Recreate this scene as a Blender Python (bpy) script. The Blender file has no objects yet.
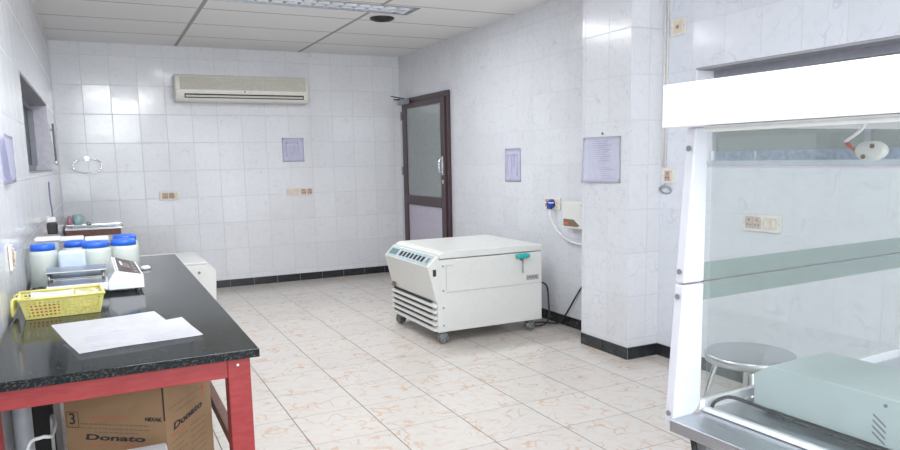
import bpy, bmesh, math, random
from mathutils import Vector, Matrix
random.seed(7)
S = bpy.context.scene
COL = S.collection
PI = math.pi
H = 2.62          # ceiling height
XL = -3.717       # left wall
XN = 0.03         # right wall, part nearer than the column
YR = -10.6        # rear wall, behind the camera

# ------------------------------------------------------------------ camera
def make_camera():
    f, cy, yaw, pitch, roll = 707.94, 254.69, 0.4578, -0.13432, -0.01995
    fw = Vector((math.sin(yaw)*math.cos(pitch), math.cos(yaw)*math.cos(pitch), math.sin(pitch)))
    r = Vector((math.cos(yaw), -math.sin(yaw), 0)); u = r.cross(fw)
    r2 = r*math.cos(roll) + u*math.sin(roll); u2 = -r*math.sin(roll) + u*math.cos(roll)
    cd = bpy.data.cameras.new('camera'); co = bpy.data.objects.new('camera', cd); COL.objects.link(co)
    cd.sensor_width = 36; cd.sensor_fit = 'HORIZONTAL'; cd.lens = f/900*36; cd.shift_y = (cy-225)/900
    cd.clip_start = 0.02
    m = Matrix.Identity(4)
    for i in range(3):
        m[i][0] = r2[i]; m[i][1] = u2[i]; m[i][2] = -fw[i]
    m[0][3], m[1][3], m[2][3] = -3.3819, -8.1778, 1.3815
    co.matrix_world = m; S.camera = co
make_camera()
S.view_settings.view_transform = 'Standard'; S.view_settings.look = 'None'
S.view_settings.gamma = 1; S.view_settings.use_curve_mapping = False
S.view_settings.exposure = -0.82
w = bpy.data.worlds.new('world'); S.world = w; w.use_nodes = True
w.node_tree.nodes['Background'].inputs[0].default_value = (.75, .85, 1, 1)
w.node_tree.nodes['Background'].inputs[1].default_value = 0.6

def area(name, loc, target, sx, sy, power, col=(1, 1, 1)):
    l = bpy.data.lights.new(name, 'AREA'); l.shape = 'RECTANGLE'; l.size = sx; l.size_y = sy
    l.energy = power; l.color = col
    o = bpy.data.objects.new(name, l); COL.objects.link(o); o.location = loc
    d = Vector(target) - Vector(loc)
    o.rotation_euler = d.to_track_quat('-Z', 'Y').to_euler()
    return o
# ceiling lights, a high rear window, and unseen lights added as fill
area('ceiling_area_light', (-2.3, -7.4, 2.585), (-2.3, -7.4, 0), 1.2, .5, 42, (.97, .985, 1))
area('ceiling_area_light', (-2.75, -5.2, 2.585), (-2.75, -5.2, 0), 1.2, .5, 60, (.97, .985, 1))  # unseen light added to brighten the table from above
area('ceiling_area_light', (-2.0, -9.4, 2.585), (-2.0, -9.4, 0), 1.2, .5, 60, (.97, .985, 1))
area('ceiling_area_light', (-1.75, -2.51, 2.59), (-1.75, -2.51, 0), 1.6, .26, 78, (.97, .985, 1))
area('unseen_room_light', (-2.9, -10.4, 2.38), (-2.5, 0, 1.2), 1.3, .4, 60, (.90, .95, 1))
area('added_glint_light', (-3.0, -5.6, 2.50), (-2.6, 0, 1.3), 1.1, .12, 30, (.95, .98, 1))  # unseen light added for a bright band on the back wall
area('unseen_room_light', (-1.85, -10.45, 1.3), (-1.85, 0, 1.7), 3.4, 2.2, 135, (.90, .95, 1))  # unseen broad fill added for flat frontal light, no window modelled
area('unseen_room_light', (-3.68, -8.9, 1.5), (0, -7.2, 1.4), 1.0, 1.1, 50, (.92, .96, 1))  # unseen side light added to brighten faces turned to the left wall

# ------------------------------------------------------------------ node helpers
class NT:
    def __init__(s, name):
        s.m = bpy.data.materials.new(name); s.m.use_nodes = True; s.t = s.m.node_tree
        s.b = s.t.nodes['Principled BSDF']; s.o = s.t.nodes['Material Output']
    def n(s, typ, **kw):
        x = s.t.nodes.new(typ)
        for k, v in kw.items(): setattr(x, k, v)
        return x
    def put(s, sock, v):
        if isinstance(v, bpy.types.NodeSocket): s.t.links.new(v, sock)
        else: sock.default_value = v
    def math(s, op, a, b=0.0, c=None, clamp=False):
        x = s.n('ShaderNodeMath', operation=op, use_clamp=clamp)
        s.put(x.inputs[0], a); s.put(x.inputs[1], b)
        if c is not None: s.put(x.inputs[2], c)
        return x.outputs[0]
    def mix(s, f, a, b):
        x = s.n('ShaderNodeMix', data_type='RGBA')
        s.put(x.inputs[0], f); s.put(x.inputs[6], a); s.put(x.inputs[7], b)
        return x.outputs[2]
    def ramp(s, f, lo, hi):      # smooth 0..1 between lo and hi
        x = s.n('ShaderNodeMapRange', interpolation_type='SMOOTHSTEP')
        s.put(x.inputs[0], f); x.inputs[1].default_value = lo; x.inputs[2].default_value = hi
        return x.outputs[0]
def c4(c): return (c[0], c[1], c[2], 1)
def sset(t, **kw):
    for k, v in kw.items(): t.put(t.b.inputs[k.replace('_', ' ')], v)

def plain(name, col, rough=.5, metal=0.0, spec=.5, var=.06, scale=25, bump=0.0, bscale=200, coat=0):
    """procedural paint / plastic / metal with a little mottling"""
    t = NT(name)
    tc = t.n('ShaderNodeTexCoord'); nz = t.n('ShaderNodeTexNoise'); nz.inputs['Scale'].default_value = scale
    nz.inputs['Detail'].default_value = 4
    t.t.links.new(tc.outputs['Object'], nz.inputs['Vector'])
    f = t.ramp(nz.outputs[0], .3, .7)
    a = c4([min(1, k*(1+var)) for k in col]); b = c4([k*(1-var) for k in col])
    sset(t, Base_Color=t.mix(f, a, b), Metallic=metal, Roughness=rough)
    t.b.inputs['Specular IOR Level'].default_value = spec
    if coat: t.b.inputs['Coat Weight'].default_value = coat
    if bump:
        n2 = t.n('ShaderNodeTexNoise'); n2.inputs['Scale'].default_value = bscale
        t.t.links.new(tc.outputs['Object'], n2.inputs['Vector'])
        bp = t.n('ShaderNodeBump'); bp.inputs['Strength'].default_value = bump; bp.inputs['Distance'].default_value = .002
        t.t.links.new(n2.outputs[0], bp.inputs['Height']); t.t.links.new(bp.outputs[0], t.b.inputs['Normal'])
    return t.m

def tiles(name, ax, su, sv, ou, ov, base, vein, grout, gw, vscale, vw, rough, tilt, vstr=1.0, warp=.16, gstr=1.0, gv=None):
    """glazed tiles: grid of grout, veins, slight tilt of every tile"""
    t = NT(name)
    tc = t.n('ShaderNodeTexCoord'); sp = t.n('ShaderNodeSeparateXYZ'); t.t.links.new(tc.outputs['Object'], sp.inputs[0])
    U = sp.outputs[ax[0]]; V = sp.outputs[ax[1]]
    u = t.math('DIVIDE', t.math('SUBTRACT', U, ou), su); v = t.math('DIVIDE', t.math('SUBTRACT', V, ov), sv)
    fu = t.math('FRACT', u); fv = t.math('FRACT', v)
    du = t.math('MULTIPLY', t.math('MINIMUM', fu, t.math('SUBTRACT', 1.0, fu)), su)
    dv = t.math('MULTIPLY', t.math('MINIMUM', fv, t.math('SUBTRACT', 1.0, fv)), sv)
    if gv is not None: dv = t.math('ADD', dv, gv)
    d = t.math('MINIMUM', du, dv)
    g = t.math('SUBTRACT', 1.0, t.ramp(d, gw*.35, gw*.65))
    cb = t.n('ShaderNodeCombineXYZ'); t.put(cb.inputs[0], t.math('FLOOR', u)); t.put(cb.inputs[1], t.math('FLOOR', v))
    wn = t.n('ShaderNodeTexWhiteNoise', noise_dimensions='2D'); t.t.links.new(cb.outputs[0], wn.inputs['Vector'])
    # vein coordinates: tile-local, jumped at random per tile
    vc = t.n('ShaderNodeCombineXYZ')
    s2 = t.n('ShaderNodeSeparateColor'); t.t.links.new(wn.outputs['Color'], s2.inputs[0])
    t.put(vc.inputs[0], t.math('MULTIPLY_ADD', s2.outputs[0], 7.0, U)); t.put(vc.inputs[1], t.math('MULTIPLY_ADD', s2.outputs[1], 7.0, V))
    nz = t.n('ShaderNodeTexNoise'); nz.inputs['Scale'].default_value = vscale*.8; nz.inputs['Detail'].default_value = 1.5
    t.t.links.new(vc.outputs[0], nz.inputs['Vector'])
    off = t.n('ShaderNodeVectorMath', operation='MULTIPLY_ADD'); t.t.links.new(nz.outputs['Color'], off.inputs[0])
    off.inputs[1].default_value = (warp*2, warp*2, warp*2); t.t.links.new(vc.outputs[0], off.inputs[2])
    vo = t.n('ShaderNodeTexVoronoi', feature='DISTANCE_TO_EDGE', voronoi_dimensions='2D'); vo.inputs['Scale'].default_value = vscale
    t.t.links.new(off.outputs[0], vo.inputs['Vector'])
    n3 = t.n('ShaderNodeTexNoise'); n3.inputs['Scale'].default_value = vscale*.9; t.t.links.new(vc.outputs[0], n3.inputs['Vector'])
    vm = t.math('MULTIPLY', t.math('SUBTRACT', 1.0, t.ramp(vo.outputs[0], 0.0, vw)), t.ramp(n3.outputs[0], .42, .62))
    vm = t.math('MULTIPLY', vm, vstr)
    n4 = t.n('ShaderNodeTexNoise'); n4.inputs['Scale'].default_value = vscale*2.2; n4.inputs['Detail'].default_value = 5
    t.t.links.new(vc.outputs[0], n4.inputs['Vector'])
    cloud = t.math('MULTIPLY', t.ramp(n4.outputs[0], .45, .75), .35*vstr)
    vm = t.math('MAXIMUM', vm, cloud)
    col = t.mix(vm, c4(base), c4(vein))
    sh = t.math('MULTIPLY_ADD', s2.outputs[2], .05, .975)
    hs = t.n('ShaderNodeHueSaturation'); t.put(hs.inputs['Value'], sh); t.t.links.new(col, hs.inputs['Color'])
    col = t.mix(t.math('MULTIPLY', g, gstr), hs.outputs[0], c4(grout))
    sset(t, Base_Color=col, Roughness=t.math('MULTIPLY_ADD', g, .5, rough))
    # tilt of each tile
    geo = t.n('ShaderNodeNewGeometry')
    ad = t.n('ShaderNodeVectorMath', operation='SUBTRACT'); t.t.links.new(wn.outputs['Color'], ad.inputs[0]); ad.inputs[1].default_value = (.5, .5, .5)
    ma = t.n('ShaderNodeVectorMath', operation='MULTIPLY_ADD'); t.t.links.new(ad.outputs[0], ma.inputs[0])
    ma.inputs[1].default_value = (tilt,)*3; t.t.links.new(geo.outputs['Normal'], ma.inputs[2])
    nn = t.n('ShaderNodeVectorMath', operation='NORMALIZE'); t.t.links.new(ma.outputs[0], nn.inputs[0])
    n5 = t.n('ShaderNodeTexNoise'); n5.inputs['Scale'].default_value = 9; t.t.links.new(vc.outputs[0], n5.inputs['Vector'])
    bp = t.n('ShaderNodeBump'); bp.inputs['Strength'].default_value = .5; bp.inputs['Distance'].default_value = .002
    t.put(bp.inputs['Height'], t.math('SUBTRACT', t.math('MULTIPLY', n5.outputs[0], .6), g)); t.t.links.new(nn.outputs[0], bp.inputs['Normal'])
    t.t.links.new(bp.outputs[0], t.b.inputs['Normal'])
    return t.m

def glass(name, tint, haze=.06, hcol=(.7, .8, .78), gl=.04):
    """clear pane: tinted transmission, a mirror coat and a share of diffuse haze"""
    t = NT(name); t.t.nodes.remove(t.b)
    tr = t.n('ShaderNodeBsdfTransparent'); tr.inputs[0].default_value = c4(tint)
    gs = t.n('ShaderNodeBsdfGlossy'); gs.inputs['Roughness'].default_value = .03; gs.inputs[0].default_value = (1, 1, 1, 1)
    df = t.n('ShaderNodeBsdfDiffuse'); df.inputs[0].default_value = c4(hcol)
    m1 = t.n('ShaderNodeMixShader'); m1.inputs[0].default_value = haze
    t.t.links.new(tr.outputs[0], m1.inputs[1]); t.t.links.new(df.outputs[0], m1.inputs[2])
    fr = t.n('ShaderNodeLayerWeight'); fr.inputs[0].default_value = .25
    m2 = t.n('ShaderNodeMixShader'); t.put(m2.inputs[0], t.math('MULTIPLY', fr.outputs['Fresnel'], gl*6))
    t.t.links.new(m1.outputs[0], m2.inputs[1]); t.t.links.new(gs.outputs[0], m2.inputs[2])
    t.t.links.new(m2.outputs[0], t.o.inputs[0])
    return t.m

def emis(name, col, s):
    t = NT(name); sset(t, Base_Color=c4(col)); t.b.inputs['Emission Color'].default_value = c4(col)
    t.b.inputs['Emission Strength'].default_value = s
    return t.m

def granite():
    t = NT('black_granite'); tc = t.n('ShaderNodeTexCoord')
    v = t.n('ShaderNodeTexVoronoi'); v.inputs['Scale'].default_value = 260; t.t.links.new(tc.outputs['Object'], v.inputs['Vector'])
    s2 = t.n('ShaderNodeSeparateColor'); t.t.links.new(v.outputs['Color'], s2.inputs[0])
    f = t.ramp(s2.outputs[0], .62, .98)
    n = t.n('ShaderNodeTexNoise'); n.inputs['Scale'].default_value = 40; t.t.links.new(tc.outputs['Object'], n.inputs['Vector'])
    col = t.mix(t.math('MULTIPLY', f, n.outputs[0]), (.012, .014, .015, 1), (.11, .12, .118, 1))
    sset(t, Base_Color=col, Roughness=.10); t.b.inputs['Specular IOR Level'].default_value = .10
    return t.m

def wood(name, a, b, rough=.45):
    t = NT(name); tc = t.n('ShaderNodeTexCoord'); mp = t.n('ShaderNodeMapping'); mp.inputs['Scale'].default_value = (6, 6, 30)
    t.t.links.new(tc.outputs['Object'], mp.inputs[0])
    n = t.n('ShaderNodeTexNoise'); n.inputs['Scale'].default_value = 3; n.inputs['Detail'].default_value = 6; t.t.links.new(mp.outputs[0], n.inputs['Vector'])
    n2 = t.n('ShaderNodeTexNoise'); n2.inputs['Scale'].default_value = 14; t.t.links.new(tc.outputs['Object'], n2.inputs['Vector'])
    f = t.ramp(t.math('MULTIPLY_ADD', n.outputs[0], .7, t.math('MULTIPLY', n2.outputs[0], .3)), .35, .65)
    sset(t, Base_Color=t.mix(f, c4(a), c4(b)), Roughness=rough)
    return t.m

def brushed(name, col, rough=.3, ax=0):
    t = NT(name); tc = t.n('ShaderNodeTexCoord'); mp = t.n('ShaderNodeMapping')
    sc = [120, 120, 120]; sc[ax] = 3; mp.inputs['Scale'].default_value = sc
    t.t.links.new(tc.outputs['Object'], mp.inputs[0])
    n = t.n('ShaderNodeTexNoise'); n.inputs['Scale'].default_value = 2; n.inputs['Detail'].default_value = 3; t.t.links.new(mp.outputs[0], n.inputs['Vector'])
    sset(t, Base_Color=t.mix(n.outputs[0], c4([k*.85 for k in col]), c4(col)), Metallic=1.0, Roughness=t.math('MULTIPLY_ADD', n.outputs[0], .15, rough-.07))
    return t.m

TS, TV = .2595, .2945
WALLB = (.72, .73, .76); WALLV = (.56, .57, .62); WG = (.50, .51, .54)
M = {}
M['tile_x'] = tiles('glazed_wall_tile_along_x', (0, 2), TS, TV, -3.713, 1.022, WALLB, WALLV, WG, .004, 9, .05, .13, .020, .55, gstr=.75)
M['tile_y'] = tiles('glazed_wall_tile_along_y', (1, 2), TS, TV, -.12, 1.022, (.665, .68, .715), (.46, .475, .55), WG, .004, 10, .07, .19, .012, .55, gstr=.7)  # same tile as the back wall, base darkened to offset excess light
M['tile_near'] = tiles('glazed_wall_tile_near', (1, 2), TS, TV, -4.755, 1.022, (.68, .71, .765), (.50, .53, .62), WG, .004, 7, .06, .17, .010, .6, gstr=.45)  # same tile again, darkened and cooled to suit the light on this wall
M['floor'] = tiles('marbled_floor_tile', (0, 1), .40447, .40503, -2.5351, -4.8855, (.615, .585, .55), (.57, .40, .29), (.10, .095, .09), .0045, 8.0, .13, .20, .006, .85, .22, gv=.0008)
M['ceil'] = tiles('ceiling_tile', (0, 1), 1.3145, .6775, -1.222, -.6619, (.82, .81, .80), (.78, .77, .76), (.36, .36, .35), .034, 30, .05, .8, .004, .4, gv=.0065)
M['granite'] = granite()
M['redwood'] = wood('red_painted_wood', (.25, .017, .020), (.30, .030, .032), .5)
M['darkwood'] = wood('dark_red_brown_wood', (.13, .055, .04), (.19, .08, .06), .5)
M['cardboard'] = plain('cardboard', (.31, .195, .105), .8, var=.05, scale=12, bump=.2)
M['cardin'] = plain('cardboard_shadow_side', (.33, .22, .13), .85)
M['ink'] = plain('dark_print', (.035, .03, .035), .7)
M['redink'] = plain('red_print', (.55, .12, .07), .7)
M['greyink'] = plain('grey_brown_print', (.20, .14, .09), .8)
M['white'] = plain('white_enamel', (.80, .81, .85), .28, var=.015, coat=.2)
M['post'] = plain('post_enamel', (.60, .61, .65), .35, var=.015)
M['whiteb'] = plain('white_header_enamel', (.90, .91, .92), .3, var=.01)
M['cream'] = plain('cream_plastic', (.76, .735, .67), .4, var=.03)
M['creamg'] = plain('beige_grille', (.56, .54, .47), .6, var=.07, scale=60, bump=.6, bscale=400)
M['cw'] = plain('cream_white_enamel', (.69, .70, .675), .32, var=.015)
M['cgrey'] = plain('pale_grey_panel', (.50, .50, .47), .4, var=.02)
M['black'] = plain('black_plastic', (.02, .02, .022), .4)
M['slot'] = plain('dark_slot', (.035, .035, .035), .7)
M['display'] = plain('control_strip', (.42, .52, .55), .25)
M['teal'] = plain('teal_plastic', (.02, .42, .40), .3)
M['blue'] = plain('blue_plastic_lid', (.02, .12, .62), .35)
M['bluedk'] = plain('blue_plug_plastic', (.02, .06, .35), .35)
M['yellow'] = plain('yellow_plastic', (.68, .63, .20), .35)
M['paper'] = plain('white_paper', (.84, .845, .88), .7, var=.01)
M['lilac'] = plain('lilac_paper', (.82, .835, .95), .6, var=.02)
M['lilac2'] = plain('lilac_plastic_sleeve', (.80, .80, .95), .4, var=.03)
M['ptext'] = plain('printed_text', (.50, .50, .68), .7)
M['steel'] = brushed('brushed_steel', (.62, .65, .68), .3, 1)
M['steeld'] = brushed('dull_steel', (.42, .43, .44), .4, 0)
M['chrome'] = plain('chrome', (.72, .73, .75), .15, 1)
M['alu'] = plain('aluminium', (.45, .47, .50), .35, .9)
M['aludk'] = plain('grey_aluminium', (.27, .28, .32), .45)
M['ledge'] = plain('pale_blue_grey_ledge', (.52, .57, .62), .4)
M['track'] = plain('blue_grey_track', (.24, .30, .40), .35, var=.25, scale=40)
M['reveal'] = plain('painted_reveal', (.56, .54, .62), .5)
M['soffit'] = plain('grey_painted_soffit', (.32, .32, .36), .6)
M['pane'] = plain('grey_green_window_film', (.24, .27, .26), .25)
M['pane2'] = plain('dark_teal_glass', (.10, .13, .14), .4, spec=.2)
M['doorglass'] = plain('door_glass', (.24, .275, .27), .04, spec=.9)
M['doorframe'] = plain('dark_maroon_paint', (.055, .030, .034), .35)
M['doorpanel'] = plain('pale_lilac_panel', (.50, .47, .56), .4)
M['base'] = plain('black_skirting_tile', (.022, .024, .028), .22, var=.2)
M['baseg'] = plain('skirting_joint', (.20, .20, .20), .7)
M['cont'] = plain('cream_socket_plate', (.74, .71, .66), .4)
M['sock'] = plain('tan_socket_insert', (.50, .36, .28), .45)
M['sockc'] = plain('cream_socket_insert', (.70, .58, .44), .4)
M['cabw'] = plain('white_cable', (.75, .76, .78), .4)
M['greycable'] = plain('grey_wire', (.30, .33, .36), .5)
M['device'] = plain('pale_mint_enamel', (.50, .585, .58), .4, var=.015)
M['glass'] = glass('hood_glass', (.945, .955, .95), .06, (.48, .51, .50), .015)
M['frost'] = glass('frosted_glass_edge', (.82, .87, .855), .40, (.34, .40, .38), .01)
M['jar'] = glass('jar_plastic', (.88, .92, .89), .50, (.80, .84, .80), .04)
M['jarw'] = glass('milky_jar_plastic', (.8, .86, .95), .8, (.62, .72, .90), .03)
M['jarc'] = glass('clear_container', (.9, .92, .93), .35, (.75, .77, .80), .05)
M['tube'] = emis('fluorescent_tube', (.95, .98, 1), 1.6)
M['mirror'] = plain('louvre_aluminium', (.75, .77, .80), .15, 1)
M['pink'] = plain('pink_bottle', (.62, .28, .34), .4)
M['mint'] = plain('mint_mug', (.42, .62, .62), .35)
M['casters'] = plain('caster_grey', (.17, .18, .18), .35, var=.5, scale=60)
M['brown'] = plain('dark_brown_panel', (.075, .055, .055), .3)
M['greymat'] = plain('grey_plastic', (.20, .21, .22), .5)

# ------------------------------------------------------------------ mesh helpers
class MB:
    def __init__(s): s.bm = bmesh.new(); s.mats = []
    def mi(s, m):
        m = M[m] if isinstance(m, str) else m
        if m not in s.mats: s.mats.append(m)
        return s.mats.index(m)
    def poly(s, pts, m):
        f = s.bm.faces.new([s.bm.verts.new(p) for p in pts]); f.material_index = s.mi(m); return f
    def box(s, a, b, m, bev=0.0, seg=2):
        lo = [min(a[i], b[i]) for i in range(3)]; hi = [max(a[i], b[i]) for i in range(3)]
        vs = [s.bm.verts.new((x, y, z)) for x in (lo[0], hi[0]) for y in (lo[1], hi[1]) for z in (lo[2], hi[2])]
        fs = []
        for q in ((0, 1, 3, 2), (4, 6, 7, 5), (0, 4, 5, 1), (2, 3, 7, 6), (0, 2, 6, 4), (1, 5, 7, 3)):
            f = s.bm.faces.new([vs[i] for i in q]); f.material_index = s.mi(m); fs.append(f)
        if bev:
            es = {e for f in fs for e in f.edges}
            bmesh.ops.bevel(s.bm, geom=list(es), offset=bev, segments=seg, affect='EDGES', profile=.5)
        return s
    def prism(s, pts, axis, a, b, m, bev=0.0):
        """polygon pts (2D) extruded along axis from a to b; 2D coords are the other two axes in order"""
        def P(q, t):
            l = list(q); l.insert(axis, t); return l
        A = [s.bm.verts.new(P(q, a)) for q in pts]; B = [s.bm.verts.new(P(q, b)) for q in pts]
        fs = [s.bm.faces.new(A), s.bm.faces.new(B)]
        n = len(pts)
        for i in range(n): fs.append(s.bm.faces.new((A[i], A[(i+1) % n], B[(i+1) % n], B[i])))
        for f in fs: f.material_index = s.mi(m)
        bmesh.ops.recalc_face_normals(s.bm, faces=fs)
        if bev:
            es = {e for f in fs for e in f.edges}
            bmesh.ops.bevel(s.bm, geom=list(es), offset=bev, segments=2, affect='EDGES', profile=.5)
        return s
    def tube(s, pts, r, m, n=10, closed=False, cap=True):
        pts = [Vector(p) for p in pts]; k = len(pts); rings = []
        prev = None
        for i, p in enumerate(pts):
            if closed: d = pts[(i+1) % k] - pts[i-1]
            else: d = pts[min(i+1, k-1)] - pts[max(i-1, 0)]
            d.normalize()
            if prev is None:
                up = Vector((0, 0, 1)) if abs(d.z) < .9 else Vector((1, 0, 0))
                x = d.cross(up).normalized()
            else: x = (prev - d*prev.dot(d)).normalized()
            prev = x; y = d.cross(x)
            rr = r[i] if isinstance(r, (list, tuple)) else r
            rings.append([s.bm.verts.new(p + (x*math.cos(a) + y*math.sin(a))*rr) for a in [2*PI*j/n for j in range(n)]])
        mi = s.mi(m)
        for i in range(k if closed else k-1):
            A = rings[i]; B = rings[(i+1) % k]
            for j in range(n):
                f = s.bm.faces.new((A[j], A[(j+1) % n], B[(j+1) % n], B[j])); f.material_index = mi; f.smooth = True
        if cap and not closed:
            for R in (rings[0][::-1], rings[-1]):
                f = s.bm.faces.new(R); f.material_index = mi
        return s
    def lathe(s, prof, c, m, n=28, axis=2, smooth=True, sx=1.0, sy=1.0):
        """profile [(r, h)] around axis through c"""
        rings = []; mi = s.mi(m)
        for r, h in prof:
            R = []
            for j in range(n):
                a = 2*PI*j/n; q = [r*math.cos(a)*sx, r*math.sin(a)*sy]; q.insert(axis, h)
                R.append(s.bm.verts.new([c[i]+q[i] for i in range(3)]))
            rings.append(R)
        fs = []
        for i in range(len(prof)-1):
            for j in range(n):
                f = s.bm.faces.new((rings[i][j], rings[i][(j+1) % n], rings[i+1][(j+1) % n], rings[i+1][j])); f.material_index = mi; f.smooth = smooth; fs.append(f)
        for R, r in ((rings[0], prof[0][0]), (rings[-1], prof[-1][0])):
            if r > 1e-5: f = s.bm.faces.new(R); f.material_index = mi; fs.append(f)
        bmesh.ops.recalc_face_normals(s.bm, faces=fs)
        return s
    def build(s, name, parent=None, weld=False):
        if weld: bmesh.ops.remove_doubles(s.bm, verts=s.bm.verts, dist=1e-5)
        me = bpy.data.meshes.new(name); s.bm.to_mesh(me); s.bm.free()
        for m in s.mats: me.materials.append(m)
        o = bpy.data.objects.new(name, me); COL.objects.link(o)
        if parent: o.parent = parent
        return o

def tag(o, label, cat, group=None):
    o['label'] = label; o['category'] = cat
    if group: o['group'] = group
    return o
def thing(name, loc, label, cat, group=None, rz=0):
    o = bpy.data.objects.new(name, None); COL.objects.link(o); o.location = loc; o.rotation_euler = (0, 0, rz)
    o.empty_display_size = .05
    return tag(o, label, cat, group)
def struct(o):
    o['kind'] = 'structure'; return o
def estruct(name, loc):
    o = bpy.data.objects.new(name, None); COL.objects.link(o); o.location = loc; o['kind'] = 'structure'; return o
def centre(o):
    """move a top-level mesh's origin to its base centre"""
    me = o.data; xs = [v.co for v in me.vertices]
    c = Vector(((min(v.x for v in xs)+max(v.x for v in xs))/2, (min(v.y for v in xs)+max(v.y for v in xs))/2, min(v.z for v in xs)))
    me.transform(Matrix.Translation(-c)); o.location = o.location + c; return o
def smooth_path(P, n=6, closed=False):
    P = [Vector(p) for p in P]; out = []; k = len(P)
    for i in range(k if closed else k-1):
        if closed: a, b, c, d = P[i-1], P[i], P[(i+1) % k], P[(i+2) % k]
        else: a, b, c, d = P[max(i-1, 0)], P[i], P[i+1], P[min(i+2, k-1)]
        for j in range(n):
            t = j/n
            out.append(.5*((2*b)+(c-a)*t+(2*a-5*b+4*c-d)*t*t+(3*b-a-3*c+d)*t**3))
    if not closed: out.append(P[-1])
    return out
def text(s, size, origin, xdir, ydir, m, name, parent, depth=.0006, bold=0.0, width=None, align='LEFT', shear=0, ys=1.0):
    cu = bpy.data.curves.new(name, 'FONT'); cu.body = s; cu.size = size; cu.extrude = depth/2; cu.offset = bold; cu.shear = shear
    cu.align_x = align; cu.align_y = 'CENTER'
    tmp = bpy.data.objects.new(name+'_t', cu); COL.objects.link(tmp)
    bpy.context.view_layer.update()
    me = bpy.data.meshes.new_from_object(tmp.evaluated_get(bpy.context.evaluated_depsgraph_get()))
    bpy.data.objects.remove(tmp)
    X = Vector(xdir).normalized(); Y = Vector(ydir).normalized(); Z = X.cross(Y)
    if width:
        w0 = max(v.co.x for v in me.vertices)-min(v.co.x for v in me.vertices); k = width/w0
        me.transform(Matrix.Diagonal((k, ys, 1, 1)))
    mt = Matrix.Identity(4)
    for i in range(3): mt[i][0] = X[i]; mt[i][1] = Y[i]; mt[i][2] = Z[i]; mt[i][3] = origin[i]
    me.transform(mt); me.materials.clear(); me.materials.append(M[m])
    o = bpy.data.objects.new(name, me); COL.objects.link(o); o.parent = parent
    return o

# ------------------------------------------------------------------ room shell
b = MB(); b.box((XL-.3, YR-.3, -.1), (XN+.4, .3, 0), 'floor'); struct(b.build('floor'))
# ceiling with the opening of the light fitting
LX0, LX1, LY0, LY1 = -2.56, -.885, -2.655, -2.365
b = MB()
for x0, x1, y0, y1 in ((XL-.3, XN+.4, YR-.3, LY0), (XL-.3, XN+.4, LY1, .3), (XL-.3, LX0, LY0, LY1), (LX1, XN+.4, LY0, LY1)):
    b.box((x0, y0, H), (x1, y1, H+.12), 'ceil')
struct(b.build('ceiling'))
b = MB(); b.box((XL-.3, 0, 0), (XN+.4, .2, H), 'tile_x'); struct(b.build('wall_back'))
b = MB(); b.box((XL-.3, YR-.2, 0), (XN+.4, YR, H), 'tile_x'); struct(b.build('wall_rear'))
WL = (-3.60, -1.22, 1.345, 1.905)     # left window opening y0 y1 z0 z1
b = MB()
for y0, y1, z0, z1 in ((YR, WL[0], 0, H), (WL[1], 0, 0, H), (WL[0], WL[1], 0, WL[2]), (WL[0], WL[1], WL[3], H)):
    b.box((XL-.24, y0, z0), (XL, y1, z1), 'tile_y')
struct(b.build('wall_left'))
# right wall: far stretch, then the nearer stretch with its window
WR = (-7.9, -4.79, 1.295, 1.915)
b = MB(); b.box((0, -4.2, 0), (.3, 0, H), 'tile_y')
for y0, y1, z0, z1 in ((YR, WR[0], 0, H), (WR[1], -4.2, 0, H), (WR[0], WR[1], 0, WR[2]), (WR[0], WR[1], WR[3], H)):
    b.box((XN, y0, z0), (XN+.3, y1, z1), 'tile_near')
struct(b.build('wall_right'))
PX, PY0, PY1 = -.2361, -4.495, -3.984
b = MB(); b.prism([(PX, PY0), (PX, PY1), (0, PY1), (XN, PY1), (XN, PY0)], 2, 0, H, 'tile_y')
o = b.build('wall_column')
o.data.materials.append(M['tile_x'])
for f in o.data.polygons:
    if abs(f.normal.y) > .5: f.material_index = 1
struct(o)
# skirting
def skirting(name, runs):
    b = MB()
    for (x0, y0), (x1, y1), (nx, ny) in runs:
        L = math.hypot(x1-x0, y1-y0); k = max(1, round(L/.2595)); t = .008
        for i in range(k):
            a = i/k; c = (i+1)/k; g = .0025/L
            p = (x0+(x1-x0)*(a+g), y0+(y1-y0)*(a+g)); q = (x0+(x1-x0)*(c-g), y0+(y1-y0)*(c-g))
            b.box((p[0], p[1], 0), (q[0]+nx*t, q[1]+ny*t, .082), 'base')
        b.box((x0, y0, 0), (x1+nx*.004, y1+ny*.004, .081), 'baseg')
    return struct(b.build(name))
skirting('baseboard_back', [((XL, 0), (0, 0), (0, -1))])
skirting('baseboard_left', [((XL, YR), (XL, 0), (1, 0))])
skirting('baseboard_right', [((0, PY1), (0, 0), (-1, 0)), ((XN, YR), (XN, PY0), (-1, 0))])
skirting('baseboard_column', [((PX, PY0-.008), (PX, PY1), (-1, 0)), ((PX, PY0), (XN, PY0), (0, -1))])

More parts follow.
